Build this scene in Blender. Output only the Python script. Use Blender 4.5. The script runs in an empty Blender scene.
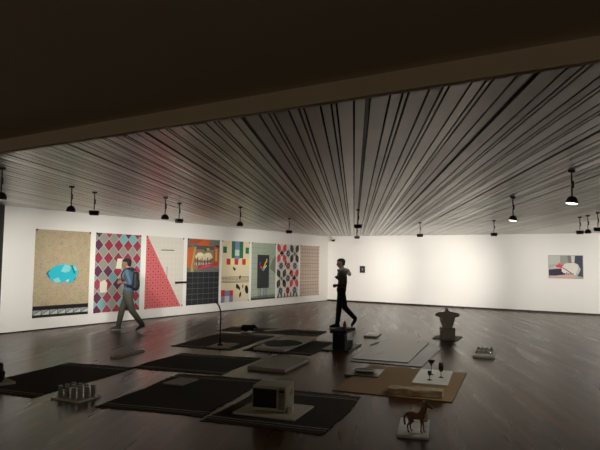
import bpy, bmesh, math, random
from mathutils import Vector as V, Matrix
random.seed(7)
S = bpy.context.scene
COL = S.collection
PI = math.pi

# ------------------------------------------------------------------ view geometry
F = 568.0; EYE = 1.65
def cdir(x, y): return V(((x-300)/F, -(y-225)/F, -1.0))
ay = cdir(652, 267.3).normalized(); ax = -cdir(-621, 248).normalized()
ax = (ax - ay*ax.dot(ay)).normalized(); az = ax.cross(ay)
M3 = Matrix((ax, ay, az))                       # world <- camera
def fl(x, y, z=0.0):
    """place on the horizontal plane at height z where the sight line of a photo point meets it"""
    r = M3 @ cdir(x, y); t = (z-EYE)/r.z
    return V((r.x*t, r.y*t, z))
LX, BY = -11.972, 21.68                         # left wall, back wall
RX, FY, NY = 5.0, 3.38, 3.0                     # right wall, far and near face of the header wall
CZ = 2.78

# ------------------------------------------------------------------ materials
MATS = {}
def lin(c): return tuple(((v/255)/12.92 if v/255 <= .04045 else ((v/255+.055)/1.055)**2.4) for v in c)
def mat(name, rgb, rough=.6, metal=0., var=0., scale=8., emit=None, bump=0., trans=0., alpha=1.):
    if name in MATS: return MATS[name]
    m = bpy.data.materials.new(name); m.use_nodes = True; nt = m.node_tree
    b = nt.nodes['Principled BSDF']
    c = lin(rgb)
    b.inputs['Base Color'].default_value = (*c, 1); b.inputs['Roughness'].default_value = rough
    b.inputs['Metallic'].default_value = metal
    b.inputs['Transmission Weight'].default_value = trans
    b.inputs['Alpha'].default_value = alpha
    if var or bump:
        tc = nt.nodes.new('ShaderNodeTexCoord'); nz = nt.nodes.new('ShaderNodeTexNoise')
        nz.inputs['Scale'].default_value = scale; nz.inputs['Detail'].default_value = 4
        nt.links.new(tc.outputs['Object'], nz.inputs['Vector'])
    if var:
        mx = nt.nodes.new('ShaderNodeMix'); mx.data_type = 'RGBA'
        mx.inputs[6].default_value = (*[v*(1-var) for v in c], 1); mx.inputs[7].default_value = (*[min(1, v*(1+var)) for v in c], 1)
        nt.links.new(nz.outputs['Fac'], mx.inputs[0]); nt.links.new(mx.outputs[2], b.inputs['Base Color'])
    if bump:
        bp = nt.nodes.new('ShaderNodeBump'); bp.inputs['Strength'].default_value = bump; bp.inputs['Distance'].default_value = .02
        nt.links.new(nz.outputs['Fac'], bp.inputs['Height']); nt.links.new(bp.outputs[0], b.inputs['Normal'])
    if emit:
        b.inputs['Emission Color'].default_value = (*lin(rgb), 1); b.inputs['Emission Strength'].default_value = emit
    MATS[name] = m; return m

def wood_floor():
    m = bpy.data.materials.new('dark_plank_floor'); m.use_nodes = True; nt = m.node_tree; N = nt.nodes; L = nt.links
    b = N['Principled BSDF']
    tc = N.new('ShaderNodeTexCoord'); mp = N.new('ShaderNodeMapping')
    mp.inputs['Rotation'].default_value = (0, 0, math.radians(-116.3)); L.new(tc.outputs['Object'], mp.inputs['Vector'])
    br = N.new('ShaderNodeTexBrick'); L.new(mp.outputs[0], br.inputs['Vector'])
    br.inputs['Scale'].default_value = 1; br.inputs['Brick Width'].default_value = 1.6; br.inputs['Row Height'].default_value = .11
    br.inputs['Mortar Size'].default_value = .0012; br.inputs['Color1'].default_value = (*lin((86, 50, 24)), 1)
    br.inputs['Color2'].default_value = (*lin((56, 33, 17)), 1); br.inputs['Mortar'].default_value = (*lin((26, 18, 13)), 1)
    st = N.new('ShaderNodeMapping'); st.inputs['Scale'].default_value = (.55, 7, 1); L.new(mp.outputs[0], st.inputs['Vector'])
    nz = N.new('ShaderNodeTexNoise'); nz.inputs['Scale'].default_value = 2.2; nz.inputs['Detail'].default_value = 6; L.new(st.outputs[0], nz.inputs['Vector'])
    st2 = N.new('ShaderNodeMapping'); st2.inputs['Scale'].default_value = (.3, 3.4, 1); L.new(mp.outputs[0], st2.inputs['Vector'])
    n2 = N.new('ShaderNodeTexNoise'); n2.inputs['Scale'].default_value = 1.4; n2.inputs['Detail'].default_value = 3; L.new(st2.outputs[0], n2.inputs['Vector'])
    mx = N.new('ShaderNodeMix'); mx.data_type = 'RGBA'; mx.blend_type = 'MULTIPLY'; mx.inputs[0].default_value = .8
    cr = N.new('ShaderNodeValToRGB'); cr.color_ramp.elements[0].position = .3; cr.color_ramp.elements[0].color = (.45, .42, .4, 1)
    cr.color_ramp.elements[1].position = .7; cr.color_ramp.elements[1].color = (1.25, 1.15, 1.05, 1)
    L.new(nz.outputs['Fac'], cr.inputs[0]); L.new(br.outputs['Color'], mx.inputs[6]); L.new(cr.outputs[0], mx.inputs[7])
    L.new(mx.outputs[2], b.inputs['Base Color'])
    mr = N.new('ShaderNodeMapRange'); mr.inputs[1].default_value = .3; mr.inputs[2].default_value = .7
    mr.inputs[3].default_value = FLOOR_R[0]; mr.inputs[4].default_value = FLOOR_R[1]
    L.new(n2.outputs['Fac'], mr.inputs[0]); L.new(mr.outputs[0], b.inputs['Roughness'])
    bp = N.new('ShaderNodeBump'); bp.inputs['Strength'].default_value = .05; bp.inputs['Distance'].default_value = .01
    L.new(nz.outputs['Fac'], bp.inputs['Height']); L.new(bp.outputs[0], b.inputs['Normal'])
    b.inputs['Specular IOR Level'].default_value = FLOOR_SPEC; b.inputs['Specular Tint'].default_value = (1, .84, .66, 1)
    return m
FLOOR_R = (.26, .325); FLOOR_SPEC = .38

def slat_metal(tone=1., rough=(.27, .42)):
    m = bpy.data.materials.new('ceiling_slat_metal'); m.use_nodes = True; nt = m.node_tree; N = nt.nodes; L = nt.links
    b = N['Principled BSDF']; b.inputs['Metallic'].default_value = .75
    tc = N.new('ShaderNodeTexCoord'); mp = N.new('ShaderNodeMapping')
    mp.inputs['Rotation'].default_value = (0, 0, math.radians(-116.3)); L.new(tc.outputs['Object'], mp.inputs['Vector'])
    br = N.new('ShaderNodeTexBrick'); L.new(mp.outputs[0], br.inputs['Vector']); br.inputs['Scale'].default_value = 1
    br.inputs['Brick Width'].default_value = 2.4; br.inputs['Row Height'].default_value = .243; br.inputs['Mortar Size'].default_value = .0
    br.inputs['Color1'].default_value = (*[v*tone for v in lin((196, 191, 184))], 1); br.inputs['Color2'].default_value = (*[v*tone for v in lin((212, 207, 200))], 1)
    L.new(br.outputs['Color'], b.inputs['Base Color'])
    nz = N.new('ShaderNodeTexNoise'); nz.inputs['Scale'].default_value = 1.5; L.new(mp.outputs[0], nz.inputs['Vector'])
    mr = N.new('ShaderNodeMapRange'); mr.inputs[3].default_value = rough[0]; mr.inputs[4].default_value = rough[1]
    L.new(nz.outputs['Fac'], mr.inputs[0]); L.new(mr.outputs[0], b.inputs['Roughness'])
    return m

def carpet_mat(name, base, stripe, offs):
    """dark woven rug with border stripes; offs = distances of stripes from the short ends (rug local metres)"""
    m = bpy.data.materials.new(name); m.use_nodes = True; nt = m.node_tree; N = nt.nodes; L = nt.links
    b = N['Principled BSDF']; b.inputs['Roughness'].default_value = .95; b.inputs['Specular IOR Level'].default_value = .1
    tc = N.new('ShaderNodeTexCoord'); sp = N.new('ShaderNodeSeparateXYZ'); L.new(tc.outputs['Object'], sp.inputs[0])
    ab = N.new('ShaderNodeMath'); ab.operation = 'ABSOLUTE'; L.new(sp.outputs['Y'], ab.inputs[0])
    cur = None
    for (lo, hi) in offs:
        a = N.new('ShaderNodeMath'); a.operation = 'GREATER_THAN'; a.inputs[1].default_value = lo; L.new(ab.outputs[0], a.inputs[0])
        c = N.new('ShaderNodeMath'); c.operation = 'LESS_THAN'; c.inputs[1].default_value = hi; L.new(ab.outputs[0], c.inputs[0])
        d = N.new('ShaderNodeMath'); d.operation = 'MULTIPLY'; L.new(a.outputs[0], d.inputs[0]); L.new(c.outputs[0], d.inputs[1])
        if cur is None: cur = d
        else:
            e = N.new('ShaderNodeMath'); e.operation = 'MAXIMUM'; L.new(cur.outputs[0], e.inputs[0]); L.new(d.outputs[0], e.inputs[1]); cur = e
    nz = N.new('ShaderNodeTexNoise'); nz.inputs['Scale'].default_value = 60; L.new(tc.outputs['Object'], nz.inputs['Vector'])
    mx = N.new('ShaderNodeMix'); mx.data_type = 'RGBA'
    mx.inputs[6].default_value = (*lin(base), 1); mx.inputs[7].default_value = (*lin(stripe), 1); L.new(cur.outputs[0], mx.inputs[0])
    m2 = N.new('ShaderNodeMix'); m2.data_type = 'RGBA'; m2.blend_type = 'MULTIPLY'; m2.inputs[0].default_value = .6
    L.new(mx.outputs[2], m2.inputs[6]); L.new(nz.outputs['Fac'], m2.inputs[7]); L.new(m2.outputs[2], b.inputs['Base Color'])
    bp = N.new('ShaderNodeBump'); bp.inputs['Strength'].default_value = .5; bp.inputs['Distance'].default_value = .004
    L.new(nz.outputs['Fac'], bp.inputs['Height']); L.new(bp.outputs[0], b.inputs['Normal'])
    return m

# ------------------------------------------------------------------ object helpers
def link(name, me, parent=None, loc=None, rot=None):
    o = bpy.data.objects.new(name, me); COL.objects.link(o)
    if parent is not None: o.parent = parent
    if loc is not None: o.location = loc
    if rot is not None: o.rotation_euler = rot
    return o
def obj(name, bm, ms, parent=None, loc=None, rot=None, smooth=False):
    me = bpy.data.meshes.new(name)
    bmesh.ops.recalc_face_normals(bm, faces=bm.faces) if not getattr(obj, 'keep', False) else None
    bm.to_mesh(me); bm.free()
    for m in (ms if isinstance(ms, (list, tuple)) else [ms]): me.materials.append(m)
    if smooth:
        for p in me.polygons: p.use_smooth = True
    return link(name, me, parent, loc, rot)
def tag(o, label, cat, group=None):
    o['label'] = label; o['category'] = cat
    if group: o['group'] = group
    return o
def thing(name, label, cat, loc=(0, 0, 0), rz=0., group=None):
    o = link(name, None, None, loc, (0, 0, rz)); o.empty_display_size = .1
    return tag(o, label, cat, group)
def struct(o): o['kind'] = 'structure'; return o
def add_box(bm, c, s, rot=None, bev=0., mi=0):
    r = bmesh.ops.create_cube(bm, size=1); vs = r['verts']
    for v in vs: v.co = V((v.co.x*s[0], v.co.y*s[1], v.co.z*s[2]))
    fs = list({f for v in vs for f in v.link_faces})
    if bev:
        es = list({e for v in vs for e in v.link_edges})
        q = bmesh.ops.bevel(bm, geom=es, offset=bev, segments=2, affect='EDGES', profile=.5)
        fs = list({f for f in q['faces']}); vs = list({v for f in q['faces'] for v in f.verts})
        # all verts of the island
        seen = set(vs); st = list(vs)
        while st:
            v = st.pop()
            for e in v.link_edges:
                w = e.other_vert(v)
                if w not in seen: seen.add(w); st.append(w)
        vs = list(seen); fs = list({f for v in vs for f in v.link_faces})
    for v in vs:
        if rot is not None: v.co = rot @ v.co
        v.co += V(c)
    for f in fs: f.material_index = mi
    return vs
def box(name, c, s, m, parent=None, rot=None, bev=0.):
    bm = bmesh.new(); add_box(bm, c, s, rot, bev); return obj(name, bm, m, parent)
def add_prism(bm, pts, z0, z1, mi=0):
    a = [bm.verts.new((p[0], p[1], z0)) for p in pts]; b = [bm.verts.new((p[0], p[1], z1)) for p in pts]
    fs = [bm.faces.new(a[::-1]), bm.faces.new(b)]; n = len(pts)
    for i in range(n): fs.append(bm.faces.new((a[i], a[(i+1) % n], b[(i+1) % n], b[i])))
    for f in fs: f.material_index = mi
def add_lathe(bm, prof, seg=20, c=(0, 0, 0), rot=None, mi=0, close=True):
    rings = []
    for r, z in prof:
        ring = []
        for i in range(seg):
            a = 2*PI*i/seg; p = V((r*math.cos(a), r*math.sin(a), z))
            if rot is not None: p = rot @ p
            ring.append(bm.verts.new(p+V(c)))
        rings.append(ring)
    for A, B in zip(rings, rings[1:]):
        for i in range(seg):
            f = bm.faces.new((A[i], A[(i+1) % seg], B[(i+1) % seg], B[i])); f.material_index = mi
    if close:
        for r_, rev in ((rings[0], True), (rings[-1], False)):
            f = bm.faces.new(r_[::-1] if rev else r_); f.material_index = mi
def add_capsule(bm, a, b, ra, rb, sy=1., seg=14, side=None):
    """tapered capsule from a to b; sy flattens/widens across the 'side' axis"""
    a, b = V(a), V(b); ax_ = (b-a); L_ = ax_.length
    ax_ = ax_/L_ if L_ > 1e-6 else V((0, 0, 1))
    r = bmesh.ops.create_uvsphere(bm, u_segments=seg, v_segments=10, radius=1)
    q = V((0, 0, 1)).rotation_difference(ax_)
    sd = V(side) if side else V((0, 1, 0))
    for v in r['verts']:
        n = q @ v.co
        top = n.dot(ax_) > 1e-4
        rr = rb if top else ra
        off = n*rr
        off += sd*(off.dot(sd)*(sy-1))
        v.co = (b if top else a) + off
def add_tube(bm, pts, r, seg=10, r1=None):
    pts = [V(p) for p in pts]; n = len(pts); rings = []
    prev = None
    for i, p in enumerate(pts):
        t = (pts[min(i+1, n-1)]-pts[max(i-1, 0)]).normalized()
        if prev is None:
            s = t.orthogonal().normalized()
        else:
            s = (prev - t*prev.dot(t)).normalized()
        prev = s; w = t.cross(s)
        rr = r if r1 is None else r+(r1-r)*i/(n-1)
        rings.append([bm.verts.new(p+(s*math.cos(2*PI*k/seg)+w*math.sin(2*PI*k/seg))*rr) for k in range(seg)])
    for A, B in zip(rings, rings[1:]):
        for k in range(seg): bm.faces.new((A[k], A[(k+1) % seg], B[(k+1) % seg], B[k]))
    bm.faces.new(rings[0][::-1]); bm.faces.new(rings[-1])
def blob(name, fn, m, parent=None, vox=.012, smooth=6, loc=None, rot=None, cut=None):
    """one continuous skin around the capsules fn() adds"""
    bm = bmesh.new(); fn(bm); me = bpy.data.meshes.new(name+'_raw'); bm.to_mesh(me); bm.free()
    t = bpy.data.objects.new('raw', me); COL.objects.link(t)
    r = t.modifiers.new('r', 'REMESH'); r.mode = 'VOXEL'; r.voxel_size = vox
    s = t.modifiers.new('s', 'SMOOTH'); s.factor = .5; s.iterations = smooth
    dg = bpy.context.evaluated_depsgraph_get()
    out = bpy.data.meshes.new_from_object(t.evaluated_get(dg)); out.name = name
    bpy.data.objects.remove(t); bpy.data.meshes.remove(me)
    out.materials.clear(); out.materials.append(m)
    for p in out.polygons: p.use_smooth = True
    return link(name, out, parent, loc, rot)
def proj(p):
    c_ = M3.transposed() @ (V(p)-V((0, 0, EYE))); return (300-F*c_.x/c_.z, 225+F*c_.y/c_.z)
def rect_px(pts, z=0., a0=math.radians(11), wa=6.):
    """the true rectangle lying at height z whose four corners come nearest the measured photo corners
    (order: near right, far right, far left, near left); returns centre, width, depth, rotation"""
    import numpy as np
    q = [fl(*p, z) for p in pts]; c = sum(q, V())/4
    X = np.array([c.x, c.y, ((q[0]-q[3]).length+(q[1]-q[2]).length)/2, ((q[1]-q[0]).length+(q[2]-q[3]).length)/2, a0])
    def res(X):
        cx, cy, w, h, a = X; ca, sa = math.cos(a), math.sin(a); r = []
        for (sx, sy), t in zip(((1, -1), (1, 1), (-1, 1), (-1, -1)), pts):
            x, y = sx*w/2, sy*h/2; P = proj((cx+x*ca-y*sa, cy+x*sa+y*ca, z)); r += [P[0]-t[0], P[1]-t[1]]
        return np.array(r+[wa*(a-a0)])
    for _ in range(25):
        r0 = res(X); Jm = np.zeros((9, 5))
        for k in range(5):
            Y = X.copy(); Y[k] += 1e-5; Jm[:, k] = (res(Y)-r0)/1e-5
        X = X-np.linalg.solve(Jm.T @ Jm+1e-6*np.eye(5), Jm.T @ r0)
    return V((X[0], X[1], z)), abs(X[2]), abs(X[3]), X[4]

M_WALL = mat('white_wall_paint', (232, 228, 220), .85, var=.02, scale=.8)
M_OPENING_DARK = mat('opening_darkness', (40, 38, 35), .8)  # darkness of the opening past the left wall, put into the colour
M_HEAD = mat('header_plaster', (222, 206, 180), .85, var=.04, scale=2.)
M_BLACK = mat('black_paint', (12, 12, 12), .45)
M_BACK = mat('ceiling_void_black', (5, 5, 5), .9)
M_BASE = mat('baseboard_dark', (38, 33, 30), .5)
M_LAMP = mat('lamp_charcoal', (78, 76, 72), .5, 0.)
M_LENS = mat('lamp_lens_glow', (255, 248, 228), .4, emit=6.)
M_LENSD = mat('lamp_lens_dim', (255, 240, 215), .4, emit=1.2)
M_STONE = mat('pale_stone', (214, 206, 188), .6, var=.12, scale=14, bump=.15)
M_CONC = mat('grey_concrete', (184, 175, 158), .75, var=.15, scale=18, bump=.2)
M_WHITE = mat('white_stone', (214, 210, 200), .3, var=.05, scale=20)
M_MARBLE = mat('marble_slab', (216, 212, 200), .4, var=.3, scale=6)
M_TAN = mat('tan_board', (168, 136, 98), .8, var=.1, scale=5)

# ------------------------------------------------------------------ setting
bm = bmesh.new(); add_box(bm, ((LX-1+RX+1)/2, (BY+1-4)/2, -.1), (RX-LX+3, BY+6, .2)); struct(obj('floor', bm, wood_floor()))
struct(box('wall_left', (LX-.1, (7.1+BY+.2)/2, CZ/2+.15), (.2, BY+.2-7.1, CZ+.3), M_WALL))
struct(box('wall_left_entrance', (LX-.1, (7.1+NY)/2, CZ/2+.15), (.2, 7.1-NY, CZ+.3), M_OPENING_DARK))  # flush dark panel standing in for the dark opening where the white wall ends
struct(box('wall_back', ((LX+RX)/2, BY+.1, CZ/2+.15), (RX-LX, .2, CZ+.3), M_WALL))
struct(box('wall_right', (RX+.1, (BY+.2+NY)/2, CZ/2+.15), (.2, BY+.2-NY, CZ+.3), M_WALL))
struct(box('ceiling_entrance', ((LX+RX)/2, (FY-1.5)/2, 2.95), (RX-LX+.4, FY+1.5, .16), M_HEAD))       # low ceiling over the entrance side
struct(box('trim_2', ((LX+RX)/2, FY-.03, 2.805), (RX-LX, .06, .13), M_HEAD))                        # drop board where the slatted ceiling starts
struct(box('baseboard_back', ((LX+RX)/2, BY-.008, .03), (RX-LX, .016, .06), M_BASE))
struct(box('baseboard_left', (LX+.006, (7.1+BY-.016)/2, .012), (.012, BY-.016-7.1, .024), M_BASE))

SD = V((-.4431, .8965, 0)).normalized(); PR = V((SD.y, -SD.x, 0))    # slat direction, across slats
def clip(poly, n, d):
    out = []
    for i in range(len(poly)):
        a, b = poly[i], poly[(i+1) % len(poly)]; da, db = a.dot(n)-d, b.dot(n)-d
        if da >= 0: out.append(a)
        if (da >= 0) != (db >= 0): out.append(a+(b-a)*(da/(da-db)))
    return out
bm = bmesh.new()
R0 = [V((LX, FY+.03, 0)), V((RX, FY+.03, 0)), V((RX, BY, 0)), V((LX, BY, 0))]
PER = .243
TRK = lambda k: k % 4 == 0
tracks = []
for k in range(-42, 66):
    A = -.01+k*PER; g = .0075
    spans = [(A+g, A+.08-g), (A+.08+g, A+.118-g), (A+.118+g, A+PER-g)]
    if TRK(k):
        tracks.append(A+.099); spans = [(A+g, A+.087-g), (A+.111+g, A+PER-g)]
    for lo, hi in spans:
        p = clip(clip(R0, PR, lo), -PR, -hi)
        if len(p) > 2: add_prism(bm, p, CZ, CZ+.02, random.choice((0, 0, 0, 1, 1, 2, 3)))
ceil = struct(obj('ceiling', bm, [slat_metal(), slat_metal(.88, (.3, .42)), slat_metal(1.07, (.26, .36)), slat_metal(.76, (.3, .4))]))
bm = bmesh.new(); add_prism(bm, R0, CZ+.07, CZ+.12); struct(obj('ceiling_void', bm, M_BACK))
bm = bmesh.new()
for t in tracks:
    p = clip(clip(R0, PR, t-.013), -PR, -(t+.013))
    if len(p) > 2: add_prism(bm, p, CZ+.018, CZ+.045)
struct(obj('trim_1', bm, M_BLACK))                                                              # lighting tracks recessed in the ceiling

# ------------------------------------------------------------------ track lights
def snap(px, py, z=2.42):
    return fl(px, py, z)
def track_light(px, py, kind, aim, label, power, spot=.9, glow=M_LENSD, blend=1.):
    p = snap(px, py); aim = V(aim)
    t = thing('track_light', label, 'light', (p.x, p.y, CZ), 0, 'track lights on the ceiling')
    hz = p.z-CZ                                  # head centre below ceiling
    box('adapter', (0, 0, -.012), (.035, .07, .03), M_LAMP, t, Matrix.Rotation(math.atan2(SD.y, SD.x), 3, 'Z'))
    bm = bmesh.new()
    kz = hz*.45
    add_tube(bm, [(0, 0, 0), (0, 0, kz)], .008); add_tube(bm, [(.012, 0, kz+.03), (.012, 0, kz-.05)], .014)
    add_tube(bm, [(0, 0, kz-.03), (0, 0, hz+.05)], .008); obj('stem', bm, M_LAMP, t)
    d = (aim-p).normalized(); 
    if kind == 'dome':
        dd = (d*.28+V((0, 0, -1))).normalized()
        R = V((0, 0, -1)).rotation_difference(dd).to_matrix()
        bm = bmesh.new()
        add_lathe(bm, [(.012, .05), (.03, .046), (.05, .03), (.064, .0), (.071, -.035), (.067, -.035), (.058, 0), (.04, .026), (.012, .034)], 24, (0, 0, hz), R)
        obj('lamp_shade', bm, M_LAMP, t, smooth=True)
        bm = bmesh.new(); add_lathe(bm, [(.066, -.033), (.045, -.042), (.02, -.047), (.002, -.048)], 20, (0, 0, hz), R)
        obj('lens', bm, glow, t)
        q = V((0, 0, hz))+R @ V((0, 0, -.06))
    else:
        dh = V((d.x, d.y, 0)).normalized(); rz = math.atan2(dh.y, dh.x)
        R = Matrix.Rotation(rz, 3, 'Z') @ Matrix.Rotation(.55, 3, 'Y')
        bm = bmesh.new(); add_box(bm, (0, 0, hz), (.075, .15, .05), R, .006); 
        for k in range(5): add_box(bm, V((0, 0, hz))+R @ V((-.042, -.06+.03*k, 0)), (.012, .006, .04), R)
        obj('lamp_housing', bm, M_LAMP, t)
        bm = bmesh.new(); add_box(bm, V((0, 0, hz))+R @ V((.039, 0, 0)), (.004, .13, .036), R); obj('lens', bm, M_LENS, t)
        bm = bmesh.new(); add_tube(bm, [V((0, -.081, hz)), V((0, -.081, hz+.04)), V((0, .081, hz+.04)), V((0, .081, hz))], .005)
        for v in bm.verts: v.co = Matrix.Rotation(rz, 3, 'Z') @ v.co
        obj('bracket', bm, M_LAMP, t)
        q = V((0, 0, hz))+R @ V((.06, 0, 0))
    if power:
        ld = bpy.data.lights.new('lamp_beam', 'SPOT'); ld.energy = power; ld.spot_size = spot; ld.spot_blend = blend; ld.shadow_soft_size = .06
        ld.color = (1, .975, .93)
        lo = bpy.data.objects.new('lamp_beam', ld); COL.objects.link(lo); lo.parent = t; lo.location = q
        dirn = aim-(V((p.x, p.y, CZ))+q); lo.rotation_euler = dirn.to_track_quat('-Z', 'Y').to_euler()
    return t
KL, KB = 850, 1400
track_light(1, 196, 'dome', (LX, 6.2, 1.1), 'domed track light cut by the left edge of the photo', KL*.8)
track_light(71, 209, 'dome', (LX, 8.2, 1.2), 'domed track light above the beige speckled poster', KL)
track_light(94, 213, 'box', (LX, 10.2, 1.25), 'box-shaped track light just right of the dome over the beige poster', KL*.8)
track_light(165, 217, 'dome', (LX, 11.2, 1.25), 'domed track light over the pink triangle poster', KL*.8)
track_light(179, 221, 'box', (LX, 13.0, 1.3), 'box-shaped track light over the gap between pink and collage posters', KL*.8)
track_light(240, 224, 'dome', (LX, 14.8, 1.3), 'domed track light above the cream poster with green and red squares', KL*.95)
track_light(289, 232, 'box', (LX, 17.8, 1.3), 'box-shaped track light above the petal pattern poster', KL*.9)
track_light(358, 226.5, 'box', (-9.4, BY, 1.3), 'nearer of two track lights hanging straight above the small black frame', KB*.3)
track_light(357, 237.5, 'box', (-10.6, BY, 1.25), 'farther, lower of two track lights hanging above the small black frame', KB*.75)
track_light(420, 235.5, 'box', (-7.4, BY, 1.3), 'box-shaped track light alone above the torso sculpture', KB*1.25)
track_light(494, 234.5, 'box', (-4.6, BY, 1.3), 'box-shaped track light midway between the torso and the framed photo', KB*.55)
track_light(513, 218.5, 'dome', (-3.4, 9.6, 0), 'smaller lit dome track light left of the framed photo', 45, glow=M_LENS, spot=2.4)
track_light(572, 200.5, 'dome', (-2.4, 6.8, 0), 'largest lit dome track light near the right edge of the photo', 60, glow=M_LENS, spot=2.1)
track_light(580, 232.5, 'box', (-2.6, BY, 1.3), 'left one of three track lights clustered above the framed photo', KB*.45)
track_light(588, 231.5, 'dome', (-1.0, BY, 1.3), 'middle one of three track lights clustered above the framed photo', KB*.6)
track_light(598, 229.5, 'box', (.8, BY, 1.3), 'right one of three track lights clustered above the framed photo', KB*.9)

# ceiling security camera in the corner
c = fl(326.3, 238.5, 2.5)
c = V((-11.3, 20.9, 0)) ; 
t = thing('security_camera', 'small dome security camera under the ceiling at the room corner', 'camera', (c.x, c.y, CZ))
bm = bmesh.new(); add_lathe(bm, [(.06, 0), (.06, -.02), (.03, -.03), (.02, -.08), (.07, -.1), (.09, -.14), (.085, -.17), (.05, -.175)], 20); obj('housing', bm, M_WHITE, t, smooth=True)
bm = bmesh.new(); add_lathe(bm, [(.075, -.176), (.07, -.22), (.045, -.25), (.01, -.262)], 20); obj('dome', bm, M_BLACK, t, smooth=True)

# ------------------------------------------------------------------ posters
def C(r, g, b): return mat('ink_%d_%d_%d' % (r, g, b), (r, g, b), .75)
PW, PH, PZ = 1.50, 2.03, .285
class Poster:
    def __init__(s, y0, paper, w=PW):
        s.y0 = y0; s.w = w; s.bm = bmesh.new(); s.ms = [paper]; s.lay = 0
        add_box(s.bm, (.006, w/2, PH/2), (.008, w, PH))
    def mi(s, m):
        if m not in s.ms: s.ms.append(m)
        return s.ms.index(m)
    def poly(s, pts, m, lay=1):
        vs = [s.bm.verts.new((.0102+.0007*lay, u*s.w, v*PH)) for u, v in pts]
        f = s.bm.faces.new(vs); f.material_index = s.mi(m)
    def rect(s, u0, v0, u1, v1, m, lay=1): s.poly([(u0, v0), (u1, v0), (u1, v1), (u0, v1)], m, lay)
    def ell(s, u, v, a, b, m, lay=1, rot=0., n=14, sq=False):
        P = []
        for i in range(n):
            t = 2*PI*i/n; x, y = a*math.cos(t)*PW, b*math.sin(t)*PH
            P.append((u+(x*math.cos(rot)-y*math.sin(rot))/PW, v+(x*math.sin(rot)+y*math.cos(rot))/PH))
        s.poly(P, m, lay)
    def leaf(s, u, v, a, b, m, lay=1, rot=0.):
        P = []
        for i in range(12):
            t = i/11; P.append((-1+2*t, math.sin(PI*t)))
        P = P+[(x, -y) for x, y in P[-2:0:-1]]
        Q = []
        for x, y in P:
            x, y = x*a*PW, y*b*PW
            Q.append((u+(x*math.cos(rot)-y*math.sin(rot))/PW, v+(x*math.sin(rot)+y*math.cos(rot))/PH))
        s.poly(Q, m, lay)
    def done(s, label, clips=4):
        bm = s.bm
        t = thing('wall_poster', label, 'poster', (LX, s.y0, PZ), 0, 'large posters on the left wall')
        me = bpy.data.meshes.new('print'); 
        bmesh.ops.recalc_face_normals(bm, faces=bm.faces); bm.normal_update()
        for f in bm.faces:
            if len(f.verts) and all(abs(v.co.x-f.verts[0].co.x) < 1e-6 for v in f.verts) and f.verts[0].co.x > .0101 and f.normal.x < 0: f.normal_flip()
        bm.to_mesh(me); bm.free()
        for m in s.ms: me.materials.append(m)
        link('print', me, t)
        for (u, v) in ((.015, .99), (.985, .99), (.015, .01), (.985, .01)):
            bm = bmesh.new(); add_box(bm, (.017, u*s.w, v*PH), (.01, .035, .05), None, .003); obj('clip', bm, M_BLACK, t)
        return t

def speckle():
    m = bpy.data.materials.new('speckled_beige'); m.use_nodes = True; nt = m.node_tree; N = nt.nodes; L = nt.links
    b = N['Principled BSDF']; b.inputs['Roughness'].default_value = .8
    tc = N.new('ShaderNodeTexCoord'); vz = N.new('ShaderNodeTexVoronoi'); vz.inputs['Scale'].default_value = 26; L.new(tc.outputs['Object'], vz.inputs['Vector'])
    cr = N.new('ShaderNodeValToRGB'); e = cr.color_ramp.elements; e[0].position = .16; e[0].color = (*lin((120, 88, 70)), 1)
    e[1].position = .26; e[1].color = (*lin((190, 172, 138)), 1); L.new(vz.outputs['Distance'], cr.inputs[0])
    nz = N.new('ShaderNodeTexNoise'); nz.inputs['Scale'].default_value = 9; L.new(tc.outputs['Object'], nz.inputs['Vector'])
    mx = N.new('ShaderNodeMix'); mx.data_type = 'RGBA'; mx.blend_type = 'MULTIPLY'; mx.inputs[0].default_value = .35
    L.new(cr.outputs[0], mx.inputs[6]); L.new(nz.outputs['Color'], mx.inputs[7]); L.new(mx.outputs[2], b.inputs['Base Color'])
    return m
PY = [7.85, 9.51, 11.20, 12.86, 14.48, 16.12, 17.73, 19.38]
# 1 turquoise stone on speckled beige
p = Poster(PY[0], speckle())
tq, tl, td, wh = C(40, 180, 196), C(130, 205, 205), C(20, 110, 120), C(205, 205, 195)
gem = [(.20, .50), (.27, .43), (.36, .39), (.47, .385), (.55, .40), (.60, .375), (.68, .39), (.73, .42), (.76, .48), (.77, .53), (.74, .57), (.68, .595), (.6, .60), (.52, .605), (.42, .595), (.34, .575), (.27, .545)]
p.poly(gem, tq, 1)
p.poly([(.46, .52), (.52, .60), (.60, .595), (.64, .57), (.62, .52), (.54, .505)], tl, 2); p.poly([(.33, .43), (.42, .45), (.47, .41), (.44, .39), (.36, .395)], tl, 2)
p.poly([(.65, .595), (.73, .575), (.76, .53), (.70, .53)], tl, 2); p.poly([(.55, .41), (.62, .43), (.60, .39)], wh, 2); p.poly([(.20, .50), (.27, .545), (.26, .52), (.235, .5), (.27, .46), (.27, .43)], td, 2)
p.poly([(.68, .40), (.75, .46), (.73, .42)], td, 2); p.poly([(.64, .59), (.67, .595), (.73, .50), (.70, .49)], td, 3)
p.rect(0, .085, 1, .125, C(14, 14, 14)); p.rect(0, .125, 1, .130, C(70, 60, 48)); p.rect(0, 0, 1, .085, C(30, 30, 30))
for i in range(7):
    u = i/7; p.poly([(u+.01, .03), (u+.14, .03), (u+.14, .08)], C(190, 190, 186), 2); p.poly([(u+.005, .035), (u+.13, .083), (u+.005, .083)], C(150, 150, 148), 2)
p.done('beige speckled poster with a turquoise stone, leftmost on the white wall')
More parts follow.
